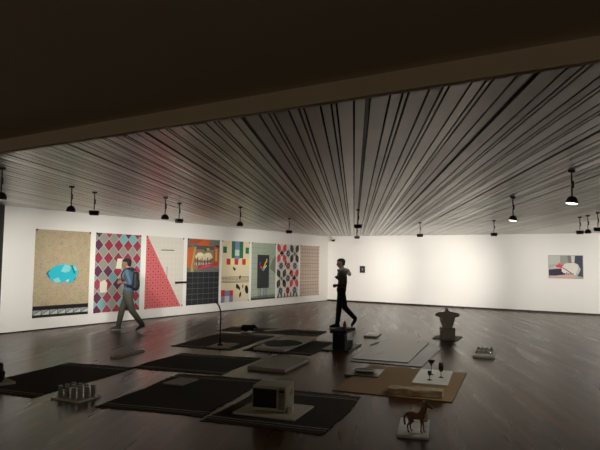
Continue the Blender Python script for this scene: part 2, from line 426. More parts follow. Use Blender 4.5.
# 2 diamonds
p = Poster(PY[1], C(178, 176, 164))
mar, tea, gry, pur, pnk = C(150, 48, 68), C(120, 172, 172), C(142, 144, 132), C(96, 44, 72), C(160, 62, 82)
nr, nc = 11, 5
for r in range(-1, nr*1+3):
    for c_ in range(-1, nc+2):
        off = .5 if r % 2 else 0
        u, v = (c_+off)*.213+.06, r*.083+.02
        if r % 2 == 0: m = random.choice([mar, mar, pnk, mar, pur])
        else: m = random.choice([tea, gry, tea, gry, gry])
        P = [V((u-.098, v, 0)), V((u, v-.077, 0)), V((u+.098, v, 0)), V((u, v+.077, 0))]
        for n_, d_ in ((V((1, 0, 0)), .0), (V((-1, 0, 0)), -1.), (V((0, 1, 0)), 0.), (V((0, -1, 0)), -1.)):
            if len(P) > 2: P = clip(P, n_, d_)
        if len(P) > 2: p.poly([(q.x, q.y) for q in P], m)
p.poly([(.12, .25), (.26, .25), (.27, .37), (.21, .41), (.11, .38)], C(216, 208, 190), 2)
p.poly([(.44, .55), (.56, .55), (.58, .68), (.47, .68)], C(226, 218, 196), 2)
p.done('poster of maroon and teal diamonds behind the walking man')
# 3 pink triangle
p = Poster(PY[2], C(212, 206, 192))
for i in range(1, 9): p.rect(i/9-.002, 0, i/9+.002, 1, C(196, 190, 178), 1)
for i in range(1, 13): p.rect(0, i/13-.0015, 1, i/13+.0015, C(196, 190, 178), 1)
p.poly([(0, 0), (.95, 0), (.03, 1), (0, 1)], C(206, 104, 104), 2)
red = C(150, 50, 58)
for j in range(12):
    v = .04+j*.078; um = .95*(1-v)
    if um > .08: p.rect(0, v+.036, um-.035, v+.040, red, 3)
    for i in range(8):
        u = .06+i*.13
        if u < um-.03: p.rect(u-.012, v-.009, u+.012, v+.009, C(40, 18, 20), 3)
for i in range(7):
    u = .125+i*.13; p.rect(u-.003, 0, u+.003, max(.02, 1-u/.95-.05), red, 3)
p.rect(.37, .805, .74, .815, C(60, 58, 54), 2); p.rect(.40, .822, .70, .826, C(120, 116, 110), 2); p.rect(.545, .43, .555, .58, C(50, 48, 46), 3)
p.done('white tiled poster with a pink dotted triangle')
# 4 collage above grid
p = Poster(PY[3], C(34, 36, 36))
p.rect(0, .495, 1, 1, C(150, 120, 92)); o1, o2, g1, g2, y1 = C(200, 96, 44), C(176, 74, 40), C(112, 112, 104), C(86, 84, 82), C(188, 158, 84)
p.poly([(0, .55), (.14, .58), (.16, .86), (.05, .9), (0, .8)], o1, 2); p.poly([(0, .86), (.3, .9), (.34, 1), (0, 1)], g1, 2); p.poly([(.03, .92), (.3, .93), (.5, .99), (.06, .98)], o2, 3)
p.poly([(.3, .88), (.62, .9), (.98, .86), (1, 1), (.34, 1)], o1, 2); p.poly([(.62, .92), (1, .88), (1, 1), (.7, 1)], g1, 3); p.poly([(.8, .6), (.96, .58), (1, .9), (.88, .92), (.82, .8)], o2, 3)
p.rect(.18, .84, .82, .9, g2, 3); p.poly([(.2, .5), (.16, .58), (.26, .88), (.2, .88), (.12, .6), (.1, .5)], y1, 4); p.poly([(.0, .495), (1, .495), (1, .55), (.75, .58), (.3, .53), (0, .57)], g1, 3)
p.rect(.86, .66, .93, .86, y1, 4)
p.ell(.5, .73, .28, .06, C(222, 206, 160), 5); p.ell(.38, .765, .1, .03, C(232, 224, 190), 6); p.ell(.64, .76, .1, .035, C(226, 220, 190), 6)
p.ell(.5, .80, .06, .025, C(120, 132, 60), 6); p.ell(.55, .835, .04, .02, C(60, 86, 40), 6); p.ell(.62, .85, .05, .015, C(196, 176, 90), 6)
for i in range(11): p.rect(.24+i*.052, .60, .255+i*.052+.012*(i % 2), .70+.02*math.sin(i*2.1), C(48, 40, 40), 6)
p.rect(.22, .6, .8, .64, C(196, 184, 176), 5)
p.poly([(.3, .545), (.62, .56), (.9, .6), (.86, .64), (.5, .60), (.34, .60)], C(186, 44, 50), 7); p.poly([(.36, .56), (.6, .57), (.82, .61), (.6, .6)], C(222, 90, 96), 8)
for i in range(1, 6): p.rect(i/6-.004, 0, i/6+.004, .49, C(104, 108, 106), 1)
for i in range(1, 6): p.rect(0, i*.082-.003, 1, i*.082+.003, C(104, 108, 106), 1)
p.done('poster with an orange collage above a charcoal grid')
# 5 cream with squares
p = Poster(PY[4], C(222, 208, 172))
G, RR, BB, K = C(34, 108, 70), C(196, 44, 46), C(120, 130, 170), C(16, 16, 16)
p.rect(.34, .72, .76, 1, G); p.rect(.46, .86, .62, 1, BB, 2); p.rect(.46, .75, .62, .86, C(196, 210, 190), 2); p.rect(.46, .70, .62, .76, BB, 3)
p.rect(.04, .80, .17, .905, G); p.rect(.85, .80, .98, .905, G)
for u in (.17, .45, .73): p.rect(u, .61, u+.135, .71, RR, 2)
p.rect(0, .60, .17, .63, C(232, 214, 120), 1); p.rect(.86, .60, 1, .72, C(236, 220, 130), 1); p.rect(.31, .61, .45, .71, C(236, 224, 150), 1)
p.leaf(.44, .545, .06, .03, K, 2, 2.5); p.leaf(.47, .53, .04, .025, K, 3, .6)
for v in (.405, .385, .335, .315): p.rect(0, v, 1, v+.008, K, 2)
for i in range(20): p.rect(.02+i*.05, .355, .045+i*.05, .375, C(150, 40, 36), 2)
p.leaf(.66, .402, .05, .03, K, 4, 1.2)
p.leaf(.57, .25, .07, .05, K, 3, 2.2); p.leaf(.64, .22, .06, .03, K, 3, 2.); p.leaf(.77, .25, .055, .02, K, 3, 1.4); p.ell(.92, .19, .065, .075, K, 3, .3); p.leaf(.68, .11, .075, .035, K, 3, 1.25)
p.rect(0, .1, .42, .19, RR, 2); p.rect(.12, .1, .3, .19, BB, 3); p.rect(0, 0, .42, .1, BB, 2); p.rect(.13, 0, .29, .1, C(206, 200, 186), 3); p.rect(.0, .1, .13, .2, RR, 4)
p.done('cream poster with green, red and blue squares and black blots')
# 6 green tiled wall with dark panel
p = Poster(PY[5], C(164, 174, 154))
for i in range(1, 11): p.rect(0, i/11-.002, 1, i/11+.002, C(118, 132, 112))
for i in range(1, 4): p.rect(i/4-.003, 0, i/4+.003, 1, C(122, 136, 116))
p.poly([(.75, .55), (1, .45), (1, .78), (.86, .7), (.8, .62)], C(122, 128, 112), 2); p.rect(.62, .8, 1, 1, C(160, 172, 152), 2)
p.rect(0, 0, 1, .03, C(50, 56, 50), 3); p.poly([(0, .03), (1, .03), (1, .08), (0, .06)], C(120, 126, 112), 2)
p.rect(.23, .20, .72, .79, C(44, 46, 48), 3)
for i, u in enumerate((.3, .36, .5, .56, .63)): p.rect(u, .02, u+.025, .2, C(96, 104, 96), 3)
p.rect(.3, .05, .66, .2, C(160, 168, 158), 2)
for pts, m in (([(.33, .56), (.42, .53), (.46, .56), (.37, .60)], C(220, 60, 60)), ([(.46, .56), (.5, .53), (.6, .66), (.56, .68)], C(228, 190, 40)), ([(.40, .53), (.48, .50), (.56, .54), (.5, .55)], C(60, 180, 190)), ([(.58, .66), (.62, .65), (.64, .72), (.60, .72)], C(236, 210, 90)), ([(.31, .60), (.35, .60), (.37, .66), (.33, .67)], C(150, 60, 140)), ([(.5, .54), (.57, .56), (.62, .6), (.59, .61)], C(230, 230, 225))):
    p.poly(pts, m, 4)
p.done('pale green poster with a dark panel and a small rainbow mark')
# 7 petals
p = Poster(PY[6], C(214, 206, 190))
rd, dk, bl, gn, cr_ = C(206, 70, 84), C(62, 62, 58), C(100, 112, 156), C(40, 100, 64), C(196, 204, 176)
def flower(u, v, m1, m2):
    for s1, s2, m in ((-1, 1, m1), (1, 1, m1), (-1, -1, m1), (1, -1, m1)):
        p.leaf(u+s1*.13, v+s2*.095, .125, .085, m, 2, s1*s2*1.05)
    p.leaf(u, v, .1, .045, m2, 3, 0); p.leaf(u, v, .1, .045, m2, 3, PI/2)
flower(.2, .83, rd, dk); flower(.8, .83, dk, cr_); flower(.2, .36, dk, cr_); flower(.8, .36, rd, dk)
for u, v, m in ((.5, .83, bl), (.17, .595, bl), (.83, .595, bl), (.5, .595, rd), (.5, .36, bl), (.17, .13, bl), (.83, .13, bl), (.5, .13, rd)):
    for k in range(4): p.leaf(u, v, .12, .042, m, 3, k*PI/4)
    p.ell(u, v, .022, .016, cr_, 4)
p.leaf(.38, .64, .09, .03, K, 5, 1.0); p.leaf(.62, .47, .09, .03, K, 5, .5); p.leaf(.66, .71, .07, .03, K, 5, 1.3); p.leaf(.3, .3, .07, .04, K, 5, 2.2)
for i in range(7):
    p.poly([(i/7+.01, .0), (i/7+.13, .0), (i/7+.07, .11)], gn, 2); p.poly([(i/7+.05, 0), (i/7+.09, 0), (i/7+.07, .05)], rd, 3)
p.done('poster patterned with red, grey and blue petals')
# 8 grid
p = Poster(PY[7], C(194, 174, 156))
for i in range(0, 12): p.rect(i/11-.004 if i else 0, 0, min(1, i/11+.005), 1, C(132, 104, 98), 1)
for i in range(0, 15): p.rect(0, max(0, i/14-.003), 1, min(1, i/14+.003), C(132, 104, 98) if i % 3 else C(104, 76, 74), 2)
p.rect(0, .6, .5, .61, C(176, 120, 112), 3); p.rect(0, .3, 1, .31, C(206, 196, 170), 3)
p.done('beige poster covered in a fine brown grid, nearest the corner')

bm = bmesh.new(); add_box(bm, (LX+.03, 12.62, .99), (.05, .5, .055), None, .004)
tag(obj('wall_bar', bm, M_BLACK), 'short black bar on the wall between triangle and collage posters', 'bar')

# ------------------------------------------------------------------ back wall pictures
def wall_picture(x0, x1, z0, z1, label, frame_m, art, depth=.03, fw=.014, name='framed_photo', cat='picture'):
    t = thing(name, label, cat, ((x0+x1)/2, BY, z0)); w, h = x1-x0, z1-z0
    bm = bmesh.new()
    for c_, s in (((0, -depth/2, fw/2), (w, depth, fw)), ((0, -depth/2, h-fw/2), (w, depth, fw)), ((-w/2+fw/2, -depth/2, h/2), (fw, depth, h-2*fw)), ((w/2-fw/2, -depth/2, h/2), (fw, depth, h-2*fw))): add_box(bm, c_, s)
    obj('frame', bm, frame_m, t)
    bm = bmesh.new(); ms = []
    iw, ih = w-2*fw, h-2*fw
    add_box(bm, (0, -.008, h/2), (iw, .012, ih)); ms.append(art[0])
    for lay, (pts, m) in enumerate(art[1]):
        if m not in ms: ms.append(m)
        f = bm.faces.new([bm.verts.new((-iw/2+u*iw, -.0145-.0004*lay, fw+v*ih)) for u, v in pts]); f.material_index = ms.index(m)
    obj('print', bm, ms, t); return t
r4 = lambda a, b, c_, d: [(a, b), (c_, b), (c_, d), (a, d)]
wall_picture(-3.10, -2.0, 1.22, 2.04-.02, 'framed photo of a pale block with a red blot, right side of the back wall', C(150, 140, 128), (C(168, 168, 158), [
    (r4(0, .6, .34, 1), C(186, 188, 176)), (r4(.34, .62, .68, 1), C(150, 152, 144)), (r4(.66, .7, .78, 1), C(206, 202, 192)), ([(.55, 1), (.66, 1), (.68, .66), (.58, .7)], C(120, 120, 114)),
    ([(0, .42), (.2, .55), (.45, .6), (.5, .5), (.3, .42)], C(190, 188, 178)),
    ([(0, .1), (.5, .1), (.44, .3), (.36, .42), (.2, .4), (0, .36)], C(44, 46, 56)), ([(0, .0), (.72, .0), (.9, .1), (.7, .18), (.3, .12), (0, .04)], C(206, 170, 160)),
    ([(.38, .3), (.44, .22), (.6, .16), (.78, .14), (.9, .3), (.86, .62), (.76, .68), (.5, .66), (.4, .56)], C(222, 214, 204)), ([(.76, .68), (.86, .62), (.92, .3), (.84, .1), (1, .06), (1, 1), (.78, 1)], C(62, 66, 78)),
    ([(.86, .62), (.94, .4), (.86, .16), (.8, .2), (.86, .4)], C(190, 186, 186)),
    ([(.2, .55), (.28, .6), (.3, .68), (.36, .6), (.46, .6), (.4, .5), (.42, .44), (.3, .46), (.22, .48)], C(214, 62, 84)),
    ([(.4, .46), (.43, .47), (.7, .2), (.66, .2)], C(50, 44, 48))] + [(r4(.46+i*.06, .15, .49+i*.06, .22+.03*(i % 2)), C(46, 30, 34)) for i in range(5)]))
wall_picture(-10.43, -10.20, 1.24, 1.52, 'small black framed picture beside the walking silhouetted man', M_BLACK, (C(30, 30, 30), [(r4(.2, .2, .8, .8), C(70, 72, 74)), (r4(.42, .25, .56, .78), C(150, 152, 152))]), fw=.03)

# ------------------------------------------------------------------ floor pieces
RUG_N = [0]
def rug(pts, label, z=0., th=.007, stripe=(186, 178, 162), base=(90, 85, 76), offs=None):
    c_, w, h, a = rect_px(pts, z+th); RUG_N[0] += 1
    offs = offs or [(h/2-.2, h/2-.17), (h/2-.12, h/2-.105)]
    bm = bmesh.new(); nx, ny = 36, 46; rnd = random.Random(RUG_N[0])
    ph = rnd.random()*6
    vs = []
    for j in range(ny+1):
        row = []
        for i in range(nx+1):
            x, y = (i/nx-.5)*w, (j/ny-.5)*h
            if i in (0, nx): x += rnd.uniform(-.012, .012)+.015*math.sin(y*4+ph)
            if j in (0, ny): y += rnd.uniform(-.018, .018)+.02*math.sin(x*3+ph)
            zz = th+.0015*math.sin(x*9+ph)*math.sin(y*7)+.001*rnd.random()
            row.append(bm.verts.new((x, y, zz)))
        vs.append(row)
    for j in range(ny):
        for i in range(nx): bm.faces.new((vs[j][i], vs[j][i+1], vs[j+1][i+1], vs[j+1][i]))
    be = [e for e in bm.edges if e.is_boundary]
    r = bmesh.ops.extrude_edge_only(bm, edges=be)
    for v in r['geom']:
        if isinstance(v, bmesh.types.BMVert): v.co.z = 0
    lo = [e for e in bm.edges if e.is_boundary]; bmesh.ops.holes_fill(bm, edges=lo)
    o = obj('rug', bm, carpet_mat('rug_weave_%d' % RUG_N[0], base, stripe, offs), None, (c_.x, c_.y, z), (0, 0, a))
    tag(o, label, 'rug', 'dark rugs laid on the floor'); return o, c_, a, z+th+.003
rug([(35, 397), (132, 370), (74, 363.5), (-47, 387)], 'dark rug at the far left, beside the glass cup stacks')
rug([(223, 375), (257, 359.5), (184, 353), (129, 366.5)], 'black rug between the small pale slab and the long grey slab')
rug([(205, 418), (262, 381), (181, 373.5), (95, 405)], 'large dark rug in front with a thin pale plate lying on it')
_, mwc, mwa, mwz = rug([(323, 437), (363, 397), (262, 385), (204, 420)], 'dark rug under the microwave oven', z=.0)
rug([(231, 349.7), (274, 336), (221, 332.6), (170, 346.6)], 'dark rug holding the slab with the bent black pole')
rug([proj((-5.2, 8.79, 0)), proj((-5.54, 10.55, 0)), proj((-6.86, 10.3, 0)), proj((-6.55, 8.56, 0))], 'dark rug under the slab with the black oval mat')
rug([proj((-6.25, 10.9, 0)), proj((-6.75, 12.2, 0)), proj((-9.25, 11.75, 0)), proj((-8.9, 10.65, 0))], 'farthest dark rug, with the dark animal shape on its corner', th=.006)

def slab(pts, th, m, label, z=0., name='stone_slab', cat='slab', group='slabs laid out on the floor', bev=.003):
    c_, w, h, a = rect_px(pts, z+th)
    bm = bmesh.new(); add_box(bm, (0, 0, th/2), (w, h, th), None, min(bev, th*.3))
    o = obj(name, bm, m, None, (c_.x, c_.y, z), (0, 0, a)); tag(o, label, cat, group)
    return c_, a, z+th, w, h
RT = .011        # top of a rug
slab([(115.6, 357.4), (144, 350.5), (139.6, 348.6), (110, 355.8)], .035, M_STONE, 'small pale oblong slab lying alone below the first walking man')
slab([(183, 386.4), (198, 378.3), (181, 377.2), (162, 381.8)], .014, M_CONC, 'thin grey plate lying on the large front rug', z=RT)
slab([(283.7, 370.3), (311.6, 357.8), (274.3, 354.6), (249, 366.6)], .05, M_CONC, 'long grey slab behind the microwave, lying directly on the floor')
slab([(284, 349.5), (316.7, 336.4), (287.5, 336.2), (253.7, 348)], .045, M_STONE, 'pale slab with a black oval mat on top', z=RT)
c_, a, zt, w, h = rect_px([(288, 347.2), (297, 340.6), (278, 339.8), (267, 346)], RT+.045)[0], 0, 0, 0, 0
cc = fl(282.5, 343.3, RT+.046)
bm = bmesh.new()
pts = [(.36*math.cos(t)*(1+.06*math.sin(3*t)), .44*math.sin(t)*(1+.05*math.cos(4*t))) for t in [2*PI*i/40 for i in range(40)]]
add_prism(bm, pts, 0, .008); o = obj('oval_mat', bm, mat('black_felt', (14, 13, 12), .9, bump=.3, scale=40), None, (cc.x, cc.y, RT+.0455), (0, 0, math.radians(10)))
tag(o, 'black oval mat lying on the pale slab of the middle rug', 'mat')
slab([(268, 330.6), (291, 331), (288, 329), (262, 327.8)], .012, M_STONE, 'thin pale strip lying on the farthest rug', z=RT)
slab([(376.9, 336.8), (381.2, 333.2), (368.7, 331.6), (363.7, 334.7)], .04, M_WHITE, 'small bright white slab alone behind the grey glass sheets')

# bent pole on its slab
c_, a, zt, _, _ = slab([(226, 349), (240, 343.2), (219, 342.6), (207.5, 346.2)], .02, M_CONC, 'grey slab on a rug carrying the bent black pole', z=RT)
b0 = fl(220, 345.3, zt); lat = V((.85, .526, 0)).normalized()
t = thing('bent_pole', 'tall thin black pole with a bent top standing on a slab', 'pole', (b0.x, b0.y, zt))
bm = bmesh.new()
P = [V((0, 0, .0)), V((0, 0, .2)), V((0, 0, .45)), V((0, 0, .62)), V((-.01, -.005, .68)), lat*-.035+V((0, 0, .745)), lat*-.075+V((0, 0, .80)), lat*-.125+V((0, 0, .84))]
add_tube(bm, P, .012, 12, .015); obj('shaft', bm, M_BLACK, t, smooth=True)
bm = bmesh.new(); add_lathe(bm, [(.055, 0), (.055, .02), (.026, .035), (.024, .14), (.014, .15)], 18); obj('foot', bm, M_BLACK, t)

# dark animal on small pale slab
c_, a, zt, _, _ = slab([(250.5, 333), (255, 330.6), (244.5, 330), (240.5, 332.2)], .02, M_WHITE, 'tiny white slab under the dark animal shape', z=0)
b0 = fl(248, 331.3, zt)
def fn(bm):
    add_capsule(bm, (-.1, 0, .085), (.09, 0, .1), .075, .06); add_capsule(bm, (.09, 0, .1), (.15, 0, .12), .05, .04)
    add_capsule(bm, (.13, 0, .13), (.2, 0, .09), .035, .022); add_capsule(bm, (-.08, .04, .04), (-.02, .05, .03), .035, .025)
    add_capsule(bm, (.08, .04, .07), (.12, .04, .02), .028, .02); add_capsule(bm, (.08, -.04, .07), (.12, -.04, .02), .028, .02)
    add_capsule(bm, (.13, .03, .15), (.12, .035, .18), .014, .008); add_capsule(bm, (.13, -.03, .15), (.12, -.035, .18), .014, .008)
    add_capsule(bm, (-.08, -.04, .04), (-.02, -.05, .03), .035, .025)
o = blob('animal_figurine', fn, mat('dark_bronze', (26, 18, 14), .5, .3), None, .01, 4, (b0.x, b0.y, zt-.004), (0, 0, math.radians(30)))
tag(o, 'dark crouching animal figurine at the corner of the farthest rug', 'sculpture')

# far-left black form on pale slab
slab([(-12, 388), (14.5, 380.5), (5, 375), (-24, 380)], .03, M_STONE, 'pale slab cut off by the left edge of the photo', z=RT)
b0 = fl(-3, 382, RT+.03)
def fn(bm):
    add_capsule(bm, (0, 0, .06), (0, 0, .12), .075, .07); add_capsule(bm, (0, 0, .12), (.03, .02, .17), .06, .035); add_capsule(bm, (.05, .0, .05), (.07, .02, .07), .05, .04)
    add_capsule(bm, (-.05, -.02, .04), (-.07, -.02, .06), .04, .03); add_capsule(bm, (.0, .0, .02), (.0, .0, .03), .09, .08)
o = blob('dark_sculpture', fn, M_BLACK, None, .01, 3, (b0.x, b0.y, RT+.03+.045)); tag(o, 'black rounded sculpture cut off by the left edge of the photo', 'sculpture')
for v in o.data.vertices: v.co.z = max(v.co.z, -.045)

# stacks of glass cups
c_, a, zt, w, h = slab([(80, 401), (100, 395.5), (74, 392.5), (49.5, 396.5)], .022, M_MARBLE, 'pale slab carrying rows of stacked glass cups')
M_CUP = mat('frosted_glass', (182, 186, 172), .3, trans=.25)
def cup_profile(n):
    P = []
    for i in range(n):
        z = i*.026; P += [(.021, z), (.0275, z+.006), (.0285, z+.022), (.024, z+.026)]
    return [(.001, 0)]+P+[(.001, n*.026-.004)]
me = None; nx_, ny_ = 4, 3; places = ['left', 'second', 'third', 'right']; rows = ['front', 'middle', 'rear']
for j in range(ny_):
    for i in range(nx_):
        x = (-.5+(i+.72)/nx_*.93)*w*1.0; y = (-.5+(j+.55)/ny_)*h*.9
        x = max(-w/2+.04, min(w/2-.04, x))
        if me is None:
            bm = bmesh.new(); add_lathe(bm, cup_profile(5), 16); o = obj('cup_stack', bm, M_CUP, smooth=False); me = o.data
        else:
            o = bpy.data.objects['cup_stack'].copy(); COL.objects.link(o)
        q = V((c_.x, c_.y, zt))+Matrix.Rotation(a, 3, 'Z') @ V((x, y, 0)); o.location = q
        tag(o, 'stack of frosted glass cups, %s one of the %s row' % (['leftmost', 'second from left', 'third from left', 'rightmost'][i], rows[j]), 'cups', 'stacks of glass cups on the pale slab')

# microwave on slab
c_, a, zt, _, _ = slab([(295, 421.2), (313, 405.3), (257, 399.5), (232.5, 410.5)], .02, M_STONE, 'pale slab under the microwave oven', z=RT)
A_ = fl(251.7, 410.3, zt+.01); B_ = fl(285.8, 412, zt+.01); u = (B_-A_); W_ = u.length; u.normalize(); vv = V((-u.y, u.x, 0))
D_ = .36; H_ = .262
ctr = (A_+B_)/2
t = thing('microwave_oven', 'white microwave oven with black door standing on a pale slab', 'microwave', (ctr.x, ctr.y, zt), math.atan2(u.y, u.x)-.12)
M_MW = mat('microwave_white', (190, 184, 160), .5)
bm = bmesh.new(); add_box(bm, (0, D_/2, .01+H_/2), (W_, D_, H_), None, .006)
for k in range(6): add_box(bm, (W_/2+.001, D_*.55+k*.015, .18), (.003, .006, .06))
obj('housing', bm, M_MW, t)
box('door', (-W_*.1, -.008, .01+H_*.53), (W_*.78, .016, H_*.88), M_MW, t, bev=.003)
M_GL = mat('microwave_glass', (10, 14, 12), .18)
box('door_window', (-W_*.11, -.017, .01+H_*.53), (W_*.72, .004, H_*.76), M_GL, t)
box('control_panel', (W_*.385, -.005, .01+H_*.52), (W_*.17, .010, H_*.86), mat('panel_grey', (120, 114, 96), .5), t, bev=.002)
bm = bmesh.new()
for r in range(4):
    for q in range(3): add_box(bm, (W_*.385+(q-1)*.02, -.012, .07+r*.025), (.014, .005, .014))
obj('buttons', bm, mat('button_grey', (150, 146, 130), .5), t)
box('display', (W_*.385, -.0115, .01+H_*.82), (.055, .004, .025), M_GL, t)
bm = bmesh.new(); add_tube(bm, [(W_*.275, -.016, .06), (W_*.275, -.035, .07), (W_*.275, -.035, .21), (W_*.275, -.016, .22)], .006); obj('handle', bm, M_MW, t)
for sx in (-1, 1):
    for sy in (.04, D_-.04):
        bm = bmesh.new(); add_lathe(bm, [(.014, 0), (.016, .012)], 12, (sx*(W_/2-.04), sy, 0)); obj('foot', bm, M_BLACK, t)
# small block leaning at the microwave's side
b0 = fl(291, 411.3, zt)
o = box('block', (0, 0, .035), (.05, .14, .07), M_STONE, None, None, .004); q = A_+u*(W_+.045)+vv*.06; o.location = (q.x, q.y, zt); o.rotation_euler = (0, 0, math.atan2(u.y, u.x))
tag(o, 'small pale block beside the right side of the microwave', 'block')

# black stepped plinth
M_PL = mat('black_lacquer', (12, 14, 16), .65)
c_, a, zt, w, h = slab([(348.8, 351), (361.9, 343.8), (336, 342.4), (320.6, 349.5)], .025, mat('dark_slab', (52, 46, 40), .4), 'dark slab under the black stepped plinth')
A_ = fl(332.5, 349.3, zt); B_ = fl(344.4, 350.3, zt); u = Matrix.Rotation(a, 3, 'Z') @ V((1, 0, 0)); vv = V((-u.y, u.x, 0))
W_ = (B_-A_).dot(u); ctr = (A_+B_)/2+u*.0
dlen = .62
t = tag(link('stepped_plinth', None, None, (ctr.x, ctr.y, zt), (0, 0, a)), 'black lacquered stepped plinth carrying a small figurine', 'plinth')
bm = bmesh.new(); add_box(bm, (0, .09, .15), (W_, .18, .30), None, .004); obj('upright', bm, M_PL, t)
bm = bmesh.new(); add_box(bm, (.0, dlen/2-.01, .33), (W_+.08, dlen+.05, .055), None, .004); obj('top_board', bm, M_PL, t)
bm = bmesh.new(); add_box(bm, (0, .18+(dlen-.18)/2, .055), (W_*.96, dlen-.18, .11), None, .004); obj('lower_step', bm, M_PL, t)
# figurine on the plinth
fz = zt+.3575
b0 = fl(343.8, 332.2, fz)
lp = Matrix.Rotation(-a, 3, 'Z') @ (b0-V((ctr.x, ctr.y, fz)))
lp.x = max(-W_/2, min(W_/2, lp.x)); lp.y = .16; lp.x = W_*.3; b0 = V((ctr.x, ctr.y, fz))+Matrix.Rotation(a, 3, 'Z') @ V((lp.x, lp.y, 0))
def fn(bm):
    add_capsule(bm, (0, .016, .01), (0, .012, .07), .012, .014); add_capsule(bm, (0, -.016, .01), (0, -.012, .07), .012, .014)
    add_capsule(bm, (0, 0, .06), (0, 0, .1), .03, .034, 1.3); add_capsule(bm, (0, 0, .12), (0, 0, .14), .014, .022)
    add_capsule(bm, (0, .04, .11), (.01, .06, .06), .013, .011); add_capsule(bm, (0, -.04, .11), (.02, -.055, .075), .013, .011)
    add_capsule(bm, (0, 0, .004), (.0, 0, .006), .036, .036)
o = blob('standing_figurine', fn, mat('terracotta', (120, 66, 36), .7), None, .006, 2, (b0.x, b0.y, fz+.0), (0, 0, 3.6)); tag(o, 'small brown standing figurine on top of the black plinth', 'figurine')
for v in o.data.vertices: v.co.z = max(v.co.z, .0)

# grey glass sheets
def sheet_mat(name, rgb, r=.16): 
    m = mat(name, rgb, .32, var=.06, scale=3); return m
M_SH = sheet_mat('smoked_sheet_light', (140, 134, 120)); M_SH2 = sheet_mat('smoked_sheet_dark', (88, 84, 74))
slab([(423, 366.2), (441, 348.2), (385, 342.5), (349, 361)], .012, M_SH2, 'lower dark glass sheet showing under the large grey sheet', name='glass_sheet', cat='sheet', group=None)
slab([(408.5, 362.2), (428, 343), (383.3, 340), (350.5, 358)], .012, M_SH, 'large grey glass sheet lying on top in the middle of the floor', z=.0122, name='glass_sheet', cat='sheet', group=None)
slab([(372, 345.4), (379, 342.3), (376, 341.8), (369.5, 344)], .012, M_BLACK, 'small black offcut on the left edge of the grey glass sheet', z=.0244, name='glass_offcut', cat='offcut', group=None)
slab([(374, 353.2), (384, 353.9), (383, 353.2), (374, 352.6)], .004, M_WHITE, 'thin pale splinter lying on the grey glass sheet', z=.0244, name='glass_splinter', cat='splinter', group=None)

# tan board
P0, P1, P2, P3 = (-3.56, 6.60), (-2.05, 6.80), (-2.42, 8.75), (-3.93, 8.55)
q = [proj((x, y, .012)) for x, y in (P1, P2, P3, P0)]
_, _, tz, _, _ = slab(q, .012, M_TAN, 'large flat tan board under the three black goblets', name='tan_board', cat='board', group=None)
c_, a, zt, _, _ = slab([(447.8, 385.2), (452.7, 370.8), (421, 368.8), (411.5, 382.3)], .022, M_WHITE, 'white slab carrying three black goblets', z=tz)
M_GOB = mat('black_glass', (8, 8, 8), .2)
def goblet(px, py, prof, bowl, label):
    b = fl(px, py, zt); t = thing('goblet', label, 'goblet', (b.x, b.y, zt), 0, 'black goblets on the white slab')
    bm = bmesh.new(); add_lathe(bm, bowl, 24); obj('bowl', bm, M_GOB, t, smooth=True)
    bm = bmesh.new(); add_lathe(bm, prof, 18); obj('stem', bm, M_GOB, t, smooth=True)
    z0 = 0
    bm = bmesh.new(); add_lathe(bm, [(.036, 0), (.036, .003), (.012, .008), (.005, .014)], 24); obj('foot', bm, M_GOB, t, smooth=True)
goblet(431.3, 374.5, [(.005, .012), (.0045, .12), (.007, .135)], [(.006, .128), (.03, .165), (.055, .205), (.053, .205), (.028, .17), (.004, .137)], 'black martini goblet with a wide cone, rear left of the white slab')
goblet(441, 377.4, [(.005, .012), (.005, .075), (.01, .085)], [(.012, .08), (.03, .095), (.035, .125), (.034, .2), (.031, .2), (.031, .125), (.027, .1), (.006, .09)], 'tall black flute goblet on the right of the white slab')
goblet(429.4, 380, [(.005, .012), (.0045, .055), (.008, .065)], [(.009, .06), (.022, .075), (.026, .1), (.025, .125), (.023, .125), (.023, .1), (.019, .08), (.005, .068)], 'smallest black goblet, in front of the martini goblet')

# rough pale block on tan board
A_ = fl(388, 394.8, tz); B_ = fl(443, 399.2, tz); u = (B_-A_); W_ = u.length
bm = bmesh.new(); add_box(bm, (0, 0, .045), (W_, .2, .085), None, .01)
bmesh.ops.triangulate(bm, faces=bm.faces); bmesh.ops.subdivide_edges(bm, edges=[e for e in bm.edges if e.calc_length() > .05], cuts=7, use_grid_fill=True)
rr = random.Random(3)
from mathutils import noise
for v in bm.verts:
    n_ = noise.noise_vector(v.co*9)*.022+noise.noise_vector(v.co*30)*.006; n_.z *= .8
    v.co += n_*(1 if v.co.z > .01 else .25); v.co.z = max(v.co.z, 0.0)
m_ = (A_+B_)/2; un = u.normalized(); vv = V((-un.y, un.x, 0)); m_ += vv*.1
o = obj('rough_stone_block', bm, mat('rough_pale_stone', (206, 184, 148), .85, var=.2, scale=16, bump=.5), None, (m_.x, m_.y, tz), (0, 0, math.atan2(un.y, un.x)))
tag(o, 'long rough pale stone block lying on the tan board', 'stone')

# glass slab with oval dish
c_, a, zt, _, _ = slab([(378.5, 376.2), (384, 369.6), (353, 367.6), (343.2, 374.4)], .02, mat('dull_glass_slab', (88, 82, 68), .3), 'dull grey slab holding the oval dish', z=tz)
b0 = fl(364.5, 371.8, zt)
t = thing('oval_dish', 'shallow oval dish with a pale rim on the dull grey slab', 'dish', (b0.x, b0.y, zt), math.radians(14))
bm = bmesh.new(); add_lathe(bm, [(.05, 0), (.13, .004), (.178, .026), (.185, .032), (.172, .033), (.12, .012), (.04, .008)], 36)
for v in bm.verts: v.co.y *= .8
obj('bowl', bm, mat('dish_grey', (150, 146, 132), .3), t, smooth=True)
bm = bmesh.new(); add_lathe(bm, [(.001, .012), (.1, .013), (.145, .022), (.15, .025), (.001, .025)], 30)
for v in bm.verts: v.co.y *= .75
obj('contents', bm, mat('dish_dark', (22, 22, 20), .4), t)

